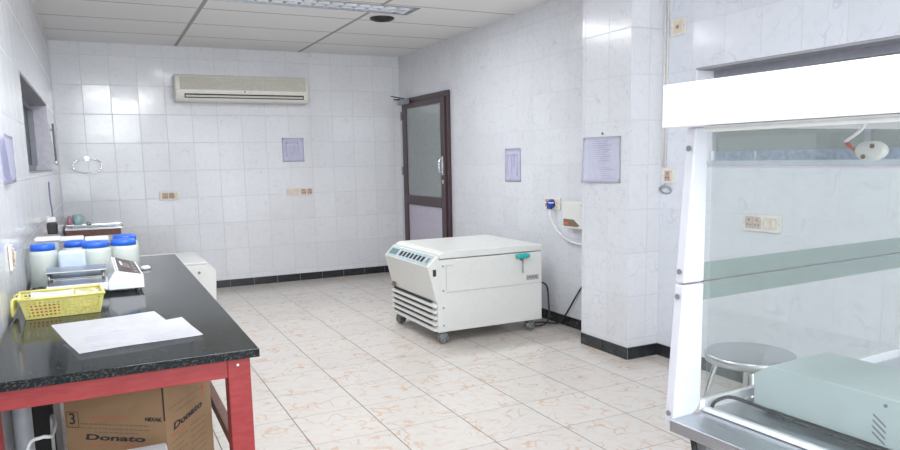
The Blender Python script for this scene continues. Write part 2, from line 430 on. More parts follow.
# windows
wn = estruct('window_1', (XL, -2.4, WL[2]))
def loc(o, e):        # world-built mesh put under an unrotated empty
    o.data.transform(Matrix.Translation(-Vector(e.location))); return o
x0 = XL-.13
b = MB(); b.box((x0-.02, WL[0], WL[2]), (XL-.002, WL[1], WL[2]+.012), 'soffit'); loc(b.build('window_sill', wn), wn)
b = MB(); b.box((x0-.02, WL[1]-.012, WL[2]), (XL-.002, WL[1]-.001, WL[3]-.012), 'reveal'); b.box((x0-.02, WL[0], WL[3]-.012), (XL-.002, WL[1]-.001, WL[3]-.001), 'soffit'); loc(b.build('window_reveal', wn), wn)
b = MB()
for y in (WL[0], -2.42, WL[1]-.052): b.box((x0-.028, y, WL[2]+.014), (x0+.010, y+.04, WL[3]-.014), 'aludk')
for z in (WL[2]+.012, WL[3]-.052): b.box((x0-.03, WL[0], z), (x0+.012, WL[1]-.012, z+.04), 'aludk')
b.box((x0-.01, WL[1]-.1, WL[2]+.05), (x0+.03, WL[1]-.07, WL[3]-.05), 'aludk')
loc(b.build('window_frame', wn), wn)
b = MB(); b.box((x0-.02, WL[0]+.03, WL[2]+.05), (x0-.012, WL[1]-.05, WL[3]-.05), 'pane2'); loc(b.build('window_pane', wn), wn)
b = MB(); b.box((XL-.24, WL[0], WL[2]), (XL-.2, WL[1], WL[3]), 'soffit'); loc(b.build('window_backing', wn), wn)

wn = estruct('window_2', (XN, -6.3, WR[2])); x1 = XN+.16
b = MB(); b.box((XN+.002, WR[0], WR[2]), (x1+.02, WR[1], WR[2]+.014), 'reveal'); loc(b.build('window_sill', wn), wn)
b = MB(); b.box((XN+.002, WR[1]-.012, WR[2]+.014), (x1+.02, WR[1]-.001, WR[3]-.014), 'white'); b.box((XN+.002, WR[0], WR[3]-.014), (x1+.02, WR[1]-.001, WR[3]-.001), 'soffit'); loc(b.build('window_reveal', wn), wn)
b = MB()
for y in (WR[0], -6.85, -5.85, WR[1]-.05): b.box((x1-.017, y, WR[2]+.016), (x1+.028, y+.035, WR[3]-.016), 'aludk')
b.box((x1-.06, WR[0], WR[2]+.014), (x1+.03, WR[1]-.015, WR[2]+.042), 'ledge')
b.box((x1-.02, WR[0], WR[2]+.042), (x1+.03, WR[1]-.05, WR[2]+.10), 'track')
b.box((x1-.024, -5.15, WR[2]+.045), (x1-.018, -5.14, WR[2]+.10), 'ledge')
b.box((x1-.035, WR[1]-.045, WR[2]+.044), (x1-.01, WR[1]-.02, WR[2]+.105), 'cabw')  # white block stands in for the brightly lit end of the jamb
b.box((x1-.02, WR[0], WR[3]-.06), (x1+.03, WR[1]-.015, WR[3]-.014), 'aludk')
loc(b.build('window_frame', wn), wn)
b = MB(); b.box((x1, WR[0]+.03, WR[2]+.09), (x1+.006, WR[1]-.03, WR[3]-.05), 'pane'); loc(b.build('window_pane', wn), wn)
b = MB(); b.box((XN+.26, WR[0], WR[2]), (XN+.29, WR[1], WR[3]), 'soffit'); loc(b.build('window_backing', wn), wn)

# door on the right wall, far end
dr = estruct('door_1', (0, -.75, 0))
def D(b, name): return loc(b.build(name, dr), dr)
b = MB()
b.box((-.035, -.195, .0), (-.001, -.145, 2.10), 'doorframe', .003)
b.box((-.035, -1.395, .0), (-.001, -1.345, 2.10), 'doorframe', .003)
b.box((-.035, -1.345, 2.045), (-.001, -.18, 2.10), 'doorframe', .003)
D(b, 'door_frame')
b = MB()
b.box((-.05, -.30, .01), (-.012, -.197, 2.04), 'doorframe', .003); b.box((-.05, -1.34, .01), (-.012, -1.235, 2.04), 'doorframe', .003)
for z0_, z1_ in ((1.98, 2.04), (.855, .965), (.01, .12)): b.box((-.05, -1.235, z0_), (-.012, -.30, z1_), 'doorframe', .002)
D(b, 'door_leaf')
b = MB(); b.box((-.036, -1.235, .965), (-.030, -.30, 1.98), 'doorglass'); D(b, 'glass_pane')
b = MB(); b.box((-.036, -1.235, .12), (-.026, -.30, .855), 'doorpanel'); D(b, 'lower_panel')
b = MB(); b.tube(smooth_path([(-.05, -1.275, 1.23), (-.085, -1.27, 1.25), (-.09, -1.27, 1.31), (-.085, -1.27, 1.37), (-.05, -1.275, 1.39)], 5), .009, 'chrome', 8)
b.box((-.054, -1.295, 1.21), (-.05, -1.255, 1.41), 'chrome', .001); D(b, 'door_handle')
b = MB(); b.box((-.058, -1.30, 1.12), (-.05, -1.275, 1.16), 'chrome', .002); D(b, 'lock_plate')
b = MB(); b.box((-.10, -.42, 2.03), (-.05, -.20, 2.085), 'aludk', .004); b.tube([(-.09, -.24, 2.09), (-.12, -.12, 2.10)], .009, 'black', 8); b.tube([(-.09, -.36, 2.09), (-.15, -.11, 2.14)], .007, 'black', 8)
D(b, 'door_closer')
b = MB()
for z in (.3, 1.2, 1.85): b.box((-.062, -.19, z), (-.05, -.165, z+.1), 'greymat')
D(b, 'hinge')

# ------------------------------------------------------------------ ceiling light and vent
t = thing('ceiling_light', ((LX0+LX1)/2, (LY0+LY1)/2, H), 'long recessed fluorescent ceiling light with silver louvre', 'ceiling light')
lc = t.location.copy()
def L(b, name, par=None): return loc(b.build(name, par or t), t)
g = .004
b = MB()
x0, x1, y0, y1 = LX0+g, LX1-g, LY0+g, LY1-g
for a, c in (((x0, y0), (x1, y0+.012)), ((x0, y1-.012), (x1, y1)), ((x0, y0), (x0+.012, y1)), ((x1-.012, y0), (x1, y1))):
    b.box((a[0], a[1], H-.006), (c[0], c[1], H+.10), 'alu')
b.box((x0, y0, H+.10), (x1, y1, H+.108), 'white'); L(b, 'housing')
for yy in (LY0+.085, LY1-.085):
    b = MB(); b.tube([(x0+.02, yy, H+.075), (x1-.02, yy, H+.075)], .014, 'tube', 10); L(b, 'tube')
ym = (y0+y1)/2
for yc in ((y0+ym)/2, (ym+y1)/2):
    b = MB()
    w2 = (y1-y0)/4-.008
    k = 15
    for i in range(k):
        xx = x0+.04+(x1-x0-.08)*i/(k-1)
        b.prism([(xx-.012, H+.045), (xx+.012, H+.045), (xx+.002, H+.001), (xx-.002, H+.001)], 1, yc-w2, yc+w2, 'mirror')
    for s_ in (-1, 1):
        b.prism([(yc+s_*(w2+.006), H+.0), (yc+s_*w2, H+.0), (yc+s_*(w2-.02), H+.05), (yc+s_*(w2+.006), H+.05)], 0, x0+.014, x1-.014, 'mirror')
    L(b, 'louvre')
t = thing('ceiling_vent', (-1.035, -2.16, H), 'round black vent set in the ceiling beside the light', 'ceiling vent'); 
b = MB(); b.lathe([(.105, 0), (.108, -.008), (.098, -.016), (.085, -.014)], (0, 0, 0), 'black', 32); b.build('rim', t)
b = MB()
for r in (.075, .055, .035, .015): b.lathe([(r+.008, -.014), (r+.004, -.022), (r-.004, -.016)], (0, 0, 0), 'black', 28)
b.build('cone', t)

# ------------------------------------------------------------------ air conditioner
t = thing('air_conditioner', (-1.885, 0, 2.033), 'long cream split air conditioner high on the back wall', 'air conditioner')
hw, hh = .705, .292
b = MB()
b.prism([(-.001, .01), (-.001, hh-.01), (-.14, hh-.005), (-.185, hh-.03), (-.205, hh-.10), (-.205, .07), (-.185, .02), (-.15, 0), (-.03, 0)], 0, -hw, hw, 'cream', .018)
b.build('body', t)
b = MB()
b.box((-hw+.05, -.208, .125), (hw-.03, -.204, hh-.045), 'creamg', .001)
for i in range(16):
    z = .13+.0078*i; b.box((-hw+.055, -.2105, z), (hw-.035, -.207, z+.003), 'creamg')
b.build('front_grille', t)
b = MB(); b.box((-hw+.02, -.212, .098), (hw-.02, -.2055, .12), 'cream', .002)
b.build('trim_strip', t)
b = MB(); b.box((-hw+.09, -.2085, .038), (hw-.06, -.2052, .082), 'slot'); b.build('air_outlet', t)
b = MB(); b.prism([(-.214, .048), (-.214, .066), (-.209, .068), (-.209, .046)], 0, -hw+.10, hw-.07, 'cgrey'); b.build('louver_blade', t)
b = MB(); b.lathe([(.008, -.002), (.008, 0)], (0, -.2125, .108), 'ink', 12, 1); b.build('badge', t)
for dx in (-.07, -.04, .05, .075): b = MB(); b.lathe([(.0035, -.001), (.0035, 0)], (dx, -.2125, .108), 'greyink', 8, 1); b.build('indicator', t)

# ------------------------------------------------------------------ wall fittings
def frame_at(o, p, n):     # put a thing built facing -y so that it faces n
    o.location = p; o.rotation_euler = (0, 0, {'-y': 0, '-x': -PI/2, '+x': PI/2}[n])
def socket(p, n, wd, ht, parts, label, group=None):
    t = thing('wall_socket', p, label, 'wall socket', group); frame_at(t, p, n)
    b = MB(); b.box((-wd/2, -.012, -ht/2), (wd/2, -.001, ht/2), 'cont', .002); b.build('plate', t)
    for kind, cx, w_ in parts:
        b = MB()
        m = {'s': 'sock', 'w': 'sockc', 'c': 'sockc'}[kind]
        b.box((cx-w_/2, -.016, -ht*.34), (cx+w_/2, -.011, ht*.34), m, .001)
        if kind == 's':
            for dx, dz in ((0, ht*.16), (-w_*.22, -ht*.12), (w_*.22, -ht*.12)):
                b.lathe([(.0055, -.0166), (.0055, -.0158)], (cx+dx, 0, dz), 'slot', 10, 1)
        elif kind == 'w':
            b.prism([(-.016, -ht*.2), (-.016, ht*.2), (-.024, ht*.18)], 0, cx-w_*.3, cx+w_*.3, 'cont')
        else: b.lathe([(.012, -.02), (.012, -.012)], (cx, 0, 0), 'greymat', 14, 1)
        b.build({'s': 'socket_insert', 'w': 'switch', 'c': 'knob'}[kind], t)
    for s_ in (-1, 1):
        b = MB(); b.lathe([(.003, -.0132), (.003, -.0118)], (s_*(wd/2-.008), 0, 0), 'greymat', 8, 1); b.build('screw', t)
    return t
socket((-2.705, 0, 1.05), '-y', .19, .095, [('s', -.04, .06), ('s', .025, .055), ('w', .07, .025)], 'socket plate with tan inserts on back wall left of the other one', 'sockets on the back wall')
socket((-1.365, 0, 1.045), '-y', .145, .095, [('w', -.045, .04), ('w', 0, .04), ('w', .045, .03)], 'paler switch plate on the back wall, left one of the touching pair')
socket((-1.205, 0, 1.04), '-y', .145, .095, [('s', -.035, .06), ('s', .035, .06)], 'tan socket plate on the back wall, right one of the touching pair')
socket((0, -3.275, 1.0), '-x', .22, .10, [('w', .07, .04), ('s', -.01, .07), ('s', -.075, .04)], 'cream socket with blue plug on right wall beside the column')
socket((XN, -4.575, 1.242), '-x', .10, .10, [('s', .0, .05), ('w', .035, .02)], 'cream socket on right wall between column and white cabinet post')
socket((XN, -4.64, 2.19), '-x', .125, .105, [('c', 0, .07)], 'small square cream switch high on right wall near the column')
socket((XN, -5.335, .98), '-x', .255, .10, [('s', -.085, .05), ('s', -.03, .05), ('w', .04, .05), ('w', .09, .03)], 'wide socket plate on right wall seen through the cabinet glass')
socket((XL, -4.915, 1.03), '+x', .085, .10, [('s', -.015, .03), ('w', .02, .03)], 'socket plate on the left wall beside the yellow basket')
socket((XL, -2.55, 1.0), '+x', .20, .09, [('s', -.06, .05), ('s', 0, .05), ('w', .06, .04)], 'socket plate on the left wall nearer the corner sink')

t = thing('power_adapter', (XL+.017, -2.85, .945), 'black adapter plugged in the left wall socket near the sink', 'adapter')
b = MB(); b.box((0, -.05, 0), (.06, .05, .075), 'black', .008); b.build('body', t)
b = MB(); b.box((0, -.045, .077), (.05, .04, .11), 'cabw', .006); b.build('plug_top', t)
b = MB(); b.tube(smooth_path([(XL+.012, -2.15, 1.27), (XL+.014, -2.2, 1.15), (XL+.025, -2.3, 1.05), (XL+.03, -2.5, 1.0), (XL+.04, -2.72, 1.02)], 6), .006, plain('violet_cable', (.20, .19, .30), .4), 8)
tag(centre(b.build('hanging_cord')), 'thin dark violet cord hanging on left wall above the adapter', 'cord')
b = MB(); b.tube([(XL+.02, -.95, 1.42), (XL+.02, -.95, 1.76)], .009, 'greymat', 8); b.lathe([(.012, 1.40), (.016, 1.42), (.010, 1.44)], (XL+.02, -.95, 0), 'chrome', 12); b.box((XL+.001, -.96, 1.70), (XL+.02, -.94, 1.715), 'greymat')
tag(centre(b.build('wall_rod')), 'slim dark rod with shiny foot on left wall by the window', 'rod')

t = thing('towel_ring', (-3.462, 0, 1.46), 'chrome oval towel ring on the back wall left side', 'towel ring')
b = MB(); b.lathe([(.022, -.008), (.022, -.001)], (0, 0, 0), 'chrome', 18, 1); b.lathe([(.010, -.045), (.012, -.02), (.012, -.008)], (0, 0, 0), 'chrome', 12, 1); b.build('mount', t)
b = MB(); b.tube([(.130*math.copysign(abs(math.cos(a))**.8, math.cos(a)), -.045+.008*math.sin(a), -.078+.070*math.copysign(abs(math.sin(a))**.8, math.sin(a))) for a in [2*PI*i/48 for i in range(48)]], .006, 'chrome', 8, closed=True); b.build('ring', t)

def notice(p, n, wd, ht, mat, label, lines, curl=.0, cat='notice', sleeve=None, bd=.15):
    """a sheet taped to the wall; the text is thin printed strips on the same sheet"""
    t = thing('notice', p, label, cat); frame_at(t, p, n)
    b = MB(); nx, nz = 14, 10; V = []
    for i in range(nx+1):
        for j in range(nz+1):
            u = i/nx; v = j/nz
            y = -.003 - curl*((1-u)**3)*(1-.5*v) - .006*math.sin(u*PI)*(1-v)*(1 if curl else .2)
            V.append(b.bm.verts.new((-wd/2+wd*u, y, -ht/2+ht*v)))
    mi = b.mi(mat)
    for i in range(nx):
        for j in range(nz):
            f = b.bm.faces.new([V[i*(nz+1)+j], V[(i+1)*(nz+1)+j], V[(i+1)*(nz+1)+j+1], V[i*(nz+1)+j+1]]); f.material_index = mi; f.smooth = True
    geo = b.bm.faces[:]
    r = bmesh.ops.solidify(b.bm, geom=geo, thickness=-.0008)
    b.build('sheet', t)
    if lines:
        b = MB()
        for k in range(lines):
            z = ht*(.40-.8*k/max(1, lines-1)); L_ = wd*(1-2*bd)*random.uniform(.55, 1)
            xs = -wd/2+wd*bd*1.3
            b.box((xs, -.0105-curl*.06, z), (min(xs+L_, wd/2-.01), -.0098-curl*.06, z+ht*.012), 'ptext')
        b.build('printed_lines', t)
    return t
t = notice((-1.338, 0, 1.52), '-y', .25, .27, 'lilac2', 'pale lilac framed notice on the back wall right of centre', 0)
b = MB()
for a in ((-.085, -.08, -.072, .085), (.05, -.06, .063, .085), (-.085, .072, .063, .085), (-.04, -.05, -.03, .04), (.0, -.04, .02, .05)): b.box((a[0], -.0075, a[1]), (a[2], -.0068, a[3]), 'ptext')
b.build('printed_lines', t)
t = notice((0, -2.64, 1.315), '-x', .27, .30, 'lilac2', 'small faded lilac notice on the right wall left of the column', 0)
b = MB()
for a in ((-.10, -.10, -.085, .09), (.07, -.10, .085, .09), (-.02, -.08, -.012, .09), (.0, -.02, .03, .1), (-.1, .085, .085, .095)): b.box((a[0], -.0075, a[1]), (a[2], -.0068, a[3]), 'ptext')
b.build('printed_lines', t)
t = notice((PX, -4.215, 1.355), '-x', .385, .315, 'lilac', 'curling lilac printed notice in a sleeve on the tiled column', 18, .035)
b = MB(); b.lathe([(.008, -.006), (.004, -.001)], (0, 0, .18), 'black', 10, 1); b.build('pin', t)
notice((XL, -4.62, 1.42), '+x', .50, .20, 'lilac2', 'pale plastic sleeved notice on the left wall at photo edge', 0, .03)

# voltage stabiliser, blue plug, its cable
t = thing('voltage_stabilizer', (-.001, -3.735, .82), 'cream wall box with dark corner window half behind the column', 'wall box')
b = MB(); b.box((-.085, -.21, 0), (0, .21, .215), 'cw', .012); b.build('case', t)
b = MB(); b.prism([(.19, .02), (.02, .02), (-.02, .03), (.06, .075), (.19, .075)], 0, -.0875, -.0855, 'greyink'); b.build('label_panel', t)
b = MB(); b.prism([(-.19, .19), (-.03, .19), (-.16, .15), (-.19, .12)], 0, -.0875, -.0855, 'greymat'); b.build('meter_window', t)
b = MB(); b.box((-.088, .13, .03), (-.0856, .18, .05), 'redink'); b.build('indicator_lamp', t)
t = thing('power_plug', (-.017, -3.29, 1.0), 'blue plug in the socket on the right wall', 'plug')
b = MB(); b.lathe([(.036, 0), (.036, -.02), (.028, -.035), (.016, -.05)], (0, 0, 0), 'bluedk', 16, 0); b.box((-.045, -.02, -.045), (-.01, .02, 0), 'bluedk', .006); b.build('body', t)
b = MB(); b.box((-.05, -.045, .004), (-.018, .045, .012), 'cabw'); b.build('grip_band', t)
b = MB(); b.tube(smooth_path([(-.045, -3.29, .95), (-.045, -3.30, .90), (-.045, -3.35, .83), (-.04, -3.42, .77), (-.035, -3.52, .72), (-.03, -3.66, .70), (-.02, -3.90, .72)], 8), .007, 'cabw', 8)
tag(centre(b.build('plug_cable')), 'white cable drooping from the blue plug behind the column', 'cable')
# conduits and wire coil
b = MB()
for y in (-4.522, -4.548): b.tube([(XN-.006, y, 1.30), (XN-.006, y, H-.002)], .0045, 'cont', 8)
tag(centre(b.build('conduit')), 'pair of thin cream conduits running up right wall to ceiling', 'conduit')
b = MB(); P = []
for i in range(40):
    a = i/40*2*PI*2.6; r = .045+.008*math.sin(a*.7); P.append((XN-.012-.008*math.sin(a), -4.555+r*1.1*math.cos(a), 1.150+r*.55*math.sin(a)))
P = [(XN-.012, -4.55, 1.19), (XN-.015, -4.54, 1.175)] + P
b.tube(P, .0028, 'greycable', 6)
tag(centre(b.build('wire_coil')), 'small loop of grey wire hanging below the column-side socket', 'wire')

# ------------------------------------------------------------------ centrifuge on casters
t = thing('floor_centrifuge', (-.70, -3.0, 0), 'large cream white centrifuge on casters standing by the far right wall', 'centrifuge')
y0, y1 = -3.45, -2.58
def Lp(b, name, par=None): return loc(b.build(name, par or t), t)
b = MB(); b.prism([(-.24, .085), (-.24, .634), (-1.145, .634), (-1.145, .664), (-1.158, .664), (-1.238, .586), (-1.172, .318), (-1.160, .312), (-1.160, .085)], 1, y0, y1, 'cw', .004); Lp(b, 'body')
b = MB(); b.prism([(-.236, .640), (-.236, .680), (-.25, .692), (-1.10, .692), (-1.142, .672), (-1.142, .640)], 1, y0-.003, y1, 'cw', .006); Lp(b, 'lid')
b = MB()     # louvred front: five projecting slats
for i in range(5):
    z = .298-.045*i
    b.prism([(-1.161, z+.004), (-1.190, z-.010), (-1.190, z-.022), (-1.161, z-.026)], 1, y0+.01, y1-.01, 'cw')
Lp(b, 'louvre')
b = MB()
for i in range(6): 
    z = .298-.045*i+.012
    if i < 5: b.box((-1.180, y0+.09, z-.007), (-1.1605, y1-.04, z+.004), 'slot')
Lp(b, 'vent_slot')
# control strip on the slanted face
dx, dz = -.080, -.078; nrm = Vector((-.078, 0, .080)).normalized()
def on_slope(s, o=0.0): return Vector((-1.158+dx*s, 0, .664+dz*s)) + nrm*o
def strip(b, s0, s1, ya, yb, h, m, base=.0):
    p = [on_slope(s0, base), on_slope(s0, h), on_slope(s1, h), on_slope(s1, base)]
    b.prism([(q.x, q.z) for q in p], 1, ya, yb, m)
b = MB(); strip(b, .08, .93, y0+.03, y1-.02, .002, 'display'); Lp(b, 'control_strip')
b = MB(); strip(b, .25, .75, y1-.20, y1-.05, .003, plain('screen', (.12, .20, .22), .2), .0021); Lp(b, 'display')
for k in range(7):
    b = MB(); strip(b, .3, .72, y1-.30-.07*k, y1-.26-.07*k, .004, 'black', .0021); Lp(b, 'button')
b = MB(); strip(b, .3, .72, y0+.06, y0+.10, .004, 'greymat', .0021); Lp(b, 'button')
b = MB(); b.box((-.0, 0, 0), (.01, .06, .035), 'greyink'); o = b.build('badge', t); o.location = (-1.187+.70-.005, y1-.10+3.0, .325)
b = MB(); b.prism([(-1.197, .515), (-1.172, .515), (-1.172, .565), (-1.197, .565)], 1, y0-.004, y0-.0005, 'black', .001); Lp(b, 'power_switch')
b = MB()
b.box((-1.09, y0-.0025, .405), (-1.086, y0-.0003, .59), 'cgrey'); b.box((-1.09, y0-.0025, .587), (-1.02, y0-.0003, .59), 'cgrey')
b.box((-1.088, y0-.0025, .383), (-.245, y0-.0003, .3865), 'cgrey'); Lp(b, 'panel_seam')
for z in (.135, .27, .40, .585):
    b = MB(); b.lathe([(.007, -.003), (.007, 0)], (-1.115, y0-.0005, z), 'greymat', 10, 1); Lp(b, 'bolt')
b = MB(); b.box((-.385, y0-.003, .412), (-.27, y0-.0005, .453), plain('nameplate', (.42, .42, .46), .4)); Lp(b, 'nameplate')
b = MB()
for i in range(7): b.box((-.376+.014*i, y0-.004, .42+.006*(i % 2)), (-.368+.014*i, y0-.0032, .446), 'greyink')
Lp(b, 'nameplate_print')
for cx, cy in ((-1.11, y0+.035), (-1.13, y1-.05), (-.33, y0+.05), (-.33, y1-.06)):
    b = MB(); b.lathe([(.024, .070), (.026, .0845)], (cx, cy, 0), 'casters', 14); b.box((cx-.026, cy-.028, .058), (cx+.030, cy+.028, .070), 'casters', .004)
    for s_ in (-1, 1): b.box((cx-.012, cy+s_*.026-.002, .03), (cx+.016, cy+s_*.026+.002, .066), 'casters')
    o = Lp(b, 'caster')
    b = MB()
    for s_ in (-1, 1): b.lathe([(.014, s_*.006), (.038, s_*.007), (.0415, s_*.014), (.038, s_*.023), (.014, s_*.024)], (cx+.004, cy, .0337), 'casters', 22, 1)
    Lp(b, 'wheel', o)
t.location = t.location + Vector((-.022, -.045, .008))
t = thing('hex_key', (-.452, y0-.067, .541), 'hex key with teal handle hooked on the centrifuge side', 'tool')
b = MB(); b.lathe([(.002, -.062), (.016, -.056), (.021, -.03), (.018, 0), (.021, .03), (.016, .056), (.002, .062)], (0, 0, .079), 'teal', 16, 0); b.build('handle', t)
b = MB(); b.tube([(0, 0, .062), (0, 0, .04)], .010, 'casters', 8); b.tube([(0, 0, .045), (0, 0, -.055)], .004, 'greymat', 6); b.build('shaft', t)
b = MB(); b.box((-.014, .008, .045), (.014, .0185, .06), 'greymat'); b.build('clip', t)
b = MB(); b.tube(smooth_path([(-.239, -3.40, .37), (-.20, -3.41, .37), (-.16, -3.42, .33), (-.145, -3.42, .20), (-.15, -3.43, .08), (-.18, -3.40, .016), (-.30, -3.37, .012), (-.28, -3.30, .012), (-.15, -3.30, .012), (-.08, -3.38, .012), (-.05, -3.45, .03), (-.035, -3.52, .12), (-.025, -3.62, .26), (-.02, -3.72, .38), (-.02, -3.80, .44)], 8), .007, 'black', 8)
tag(centre(b.build('power_cable')), 'black power cable looping on floor behind the centrifuge to column', 'cable')

# ------------------------------------------------------------------ white chest in the far left
t = thing('chest_unit', (-2.9, -1.6, 0), 'low cream white lidded chest between granite table and back wall', 'chest')
b = MB(); b.prism([(-.45, .03), (-.45, .545), (.295, .545), (.36, .49), (.335, .03)], 1, -.40, .45, 'cw', .006); b.build('body', t)
b = MB(); b.box((-.44, -.395, .5465), (.288, .44, .566), 'cw', .006); b.build('lid', t)
b = MB(); b.lathe([(.012, -.006), (.012, 0)], (.22, -.401, .48), 'greymat', 12, 1); b.build('lock', t)
for x in (-.38, .26):
    for y in (-.33, .38): b = MB(); b.lathe([(.03, 0), (.03, .031)], (x, y, 0), 'black', 12); b.build('foot', t)

# ------------------------------------------------------------------ sink in the corner
t = thing('corner_sink', (-3.45, -.27, 0), 'stainless steel sink on a stand in the far left corner', 'sink')
def Ls(b, name, par=None): return loc(b.build(name, par or t), t)
b = MB(); sx0, sx1, sy0, sy1, sz = -3.70, -3.19, -.42, -.01, .785
for a in ((sx0, sy0, sx0+.06, sy1), (sx1-.06, sy0, sx1, sy1), (sx0+.06, sy0, sx1-.06, sy0+.06), (sx0+.06, sy1-.1, sx1-.06, sy1)):
    b.box((a[0], a[1], sz-.02), (a[2], a[3], sz), 'steel')
b.box((sx0, sy0, sz-.001), (sx1, sy0+.012, sz+.008), 'chrome'); b.box((sx1-.012, sy0, sz-.001), (sx1, sy1, sz+.008), 'chrome')
b.box((sx0, sy1-.012, sz-.001), (sx1, sy1, sz+.009), 'chrome'); Ls(b, 'rim')
b = MB(); bx0, bx1, by0, by1 = sx0+.06, sx1-.06, sy0+.06, sy1-.1
b.box((bx0, by0, sz-.17), (bx1, by1, sz-.16), 'steeld')
for a in ((bx0, by0, bx0+.004, by1), (bx1-.004, by0, bx1, by1), (bx0, by0, bx1, by0+.004), (bx0, by1-.004, bx1, by1)): b.box((a[0], a[1], sz-.16), (a[2], a[3], sz-.02), 'steeld')
Ls(b, 'basin')
b = MB(); b.box((sx0, sy0+.01, sz-.08), (sx1-.02, sy0+.03, sz-.021), 'darkwood'); b.box((sx1-.05, sy0+.03, sz-.08), (sx1-.03, sy1, sz-.021), 'darkwood'); Ls(b, 'apron')
for x in (sx0+.02, sx1-.05):
    for y in (sy0+.03, sy1-.05): b = MB(); b.box((x, y, 0), (x+.03, y+.03, sz-.021), 'greymat'); Ls(b, 'leg')
b = MB(); b.tube(smooth_path([(-3.50, -.05, sz), (-3.50, -.05, sz+.03), (-3.49, -.12, sz+.035), (-3.48, -.17, sz+.015)], 5), .008, 'chrome', 10); b.lathe([(.018, sz), (.015, sz+.03)], (-3.50, -.05, 0), 'chrome', 14); Ls(b, 'faucet')
t = thing('mug', (-3.592, -.055, .795), 'pale mint mug standing on the sink behind the tap', 'mug')
b = MB(); b.lathe([(.036, 0), (.040, .01), (.042, .10), (.038, .10), (.036, .012)], (0, 0, 0), 'mint', 22); b.build('body', t)
b = MB(); b.tube(smooth_path([(.040, 0, .08), (.06, 0, .075), (.062, 0, .045), (.040, 0, .025)], 5), .005, 'mint', 8); b.build('handle', t)
t = thing('small_bottle', (-3.668, -.05, .795), 'slim pink bottle on the sink left of the mug', 'bottle')
b = MB(); b.lathe([(.020, 0), (.022, .01), (.022, .06), (.010, .075), (.010, .085)], (0, 0, 0), 'pink', 18); b.build('body', t)
b = MB(); b.lathe([(.012, .085), (.012, .10)], (0, 0, 0), 'cabw', 14); b.build('cap', t)

# ------------------------------------------------------------------ granite table
TZ = .82
tb = thing('lab_table', (-3.33, -4.73, 0), 'long black granite table on a red wooden frame by the left wall', 'table')
def Lt(b, name, par=None): return loc(b.build(name, par or tb), tb)
b = MB(); b.box((XL+.011, -6.03, TZ-.026), (-2.978, -3.42, TZ), 'granite', .003); Lt(b, 'tabletop')
az0, az1 = TZ-.088, TZ-.0265
b = MB(); b.box((-3.668, -5.998, az0), (-3.071, -5.97, az1), 'redwood', .002); Lt(b, 'apron')
b = MB(); b.box((-3.668, -3.50, az0), (-3.071, -3.47, az1), 'redwood', .002); Lt(b, 'apron')
b = MB(); b.box((-3.040, -5.929, az0), (-3.012, -3.541, az1), 'redwood', .002); Lt(b, 'apron')
b = MB(); b.box((-3.695, -5.929, az0), (-3.667, -3.541, az1), 'redwood', .002); Lt(b, 'apron')
for x, lw in ((-3.706, .036), (-3.071, .068)):
    for y in (-6.0, -3.54):
        b = MB(); b.box((x, y, 0), (x+lw, y+.07, az1), 'redwood', .003)
        b.lathe([(.004, -.001), (.004, 0)], (x+lw*.45, y-.0005, TZ-.05), 'cont', 8, 1); Lt(b, 'leg')
b = MB(); b.box((-3.046, -5.929, .425), (-3.014, -3.541, .465), 'darkwood', .002); Lt(b, 'stretcher')

# carton under the table
A = Vector((-3.242, -5.75, 0)); be = math.radians(35)
rd = Vector((math.sin(be), math.cos(be), 0)); fd = Vector((-math.cos(be), math.sin(be), 0))   # right-face direction, front-face direction (to the left)
t = thing('cardboard_carton', A, 'brown printed cardboard carton standing under the red framed table', 'carton')
HB, WF, WRt = .715, .367, .306
b = MB()
def cb(P): return b.bm.verts.new(P)
c0 = Vector((0, 0, 0)); c1 = fd*WF; c2 = fd*WF+rd*WRt; c3 = rd*WRt
up = Vector((0, 0, HB))
b.poly([c0, c3, c2, c1], 'cardboard'); b.poly([c0+up, c1+up, c2+up, c3+up], 'cardboard')
for a, c in ((c0, c1), (c1, c2), (c2, c3), (c3, c0)): b.poly([a, c, c+up, a+up], 'cardboard')
bmesh.ops.remove_doubles(b.bm, verts=b.bm.verts, dist=1e-5); bmesh.ops.recalc_face_normals(b.bm, faces=b.bm.faces)
b.build('box', t)
fn = -rd; rn = -fd
def onf(s, z, o=.0012): return fd*s + Vector((0, 0, z)) + fn*o     # s measured leftwards from the corner
def onr(s, z, o=.0012): return rd*s + Vector((0, 0, z)) + rn*o
b = MB(); q = [onf(.002, .57, .001), onf(.007, .57, .001), onf(.004, .60, .001), onf(.0, .60, .001)]
def patch(b, f, s0, s1, z0, z1, m): b.poly([f(s0, z0), f(s1, z0), f(s1, z1), f(s0, z1)], m)
patch(b, onf, 0, .006, .545, HB, 'ink'); b.build('open_seam', t)
text('Donato', .05, onf(.298, .478), -fd, (0, 0, 1), 'ink', 'printed_name', t, bold=.0014, width=.218, shear=.12, ys=.55)
text('3', .055, onf(.352, .538), -fd, (0, 0, 1), 'ink', 'printed_number', t, bold=.0005)
b = MB()
for s0, s1, z0, z1 in ((.315, .317, .51, .565), (.358, .360, .51, .565), (.315, .360, .51, .512), (.315, .360, .563, .565)): patch(b, onf, s0, s1, z0, z1, 'ink')
b.build('printed_frame', t)
b = MB()
def words(f, s0, s1, z, h, m, sl=0.0):
    s = s0
    while s < s1:
        w_ = random.uniform(.008, .02); e = min(s+w_, s1)
        b.poly([f(s, z+sl*(s-s0)), f(e, z+sl*(e-s0)), f(e, z+h+sl*(e-s0)), f(s, z+h+sl*(s-s0))], m); s = e+.004
words(onf, .13, .27, .545, .004, 'redink')
for z in (.523, .508): words(onf, .06, .31, z, .004, 'greyink')
words(onf, .10, .26, .495, .004, 'greyink')
words(onf, .10, .29, .450, .003, 'redink')
b.build('printed_lines', t)
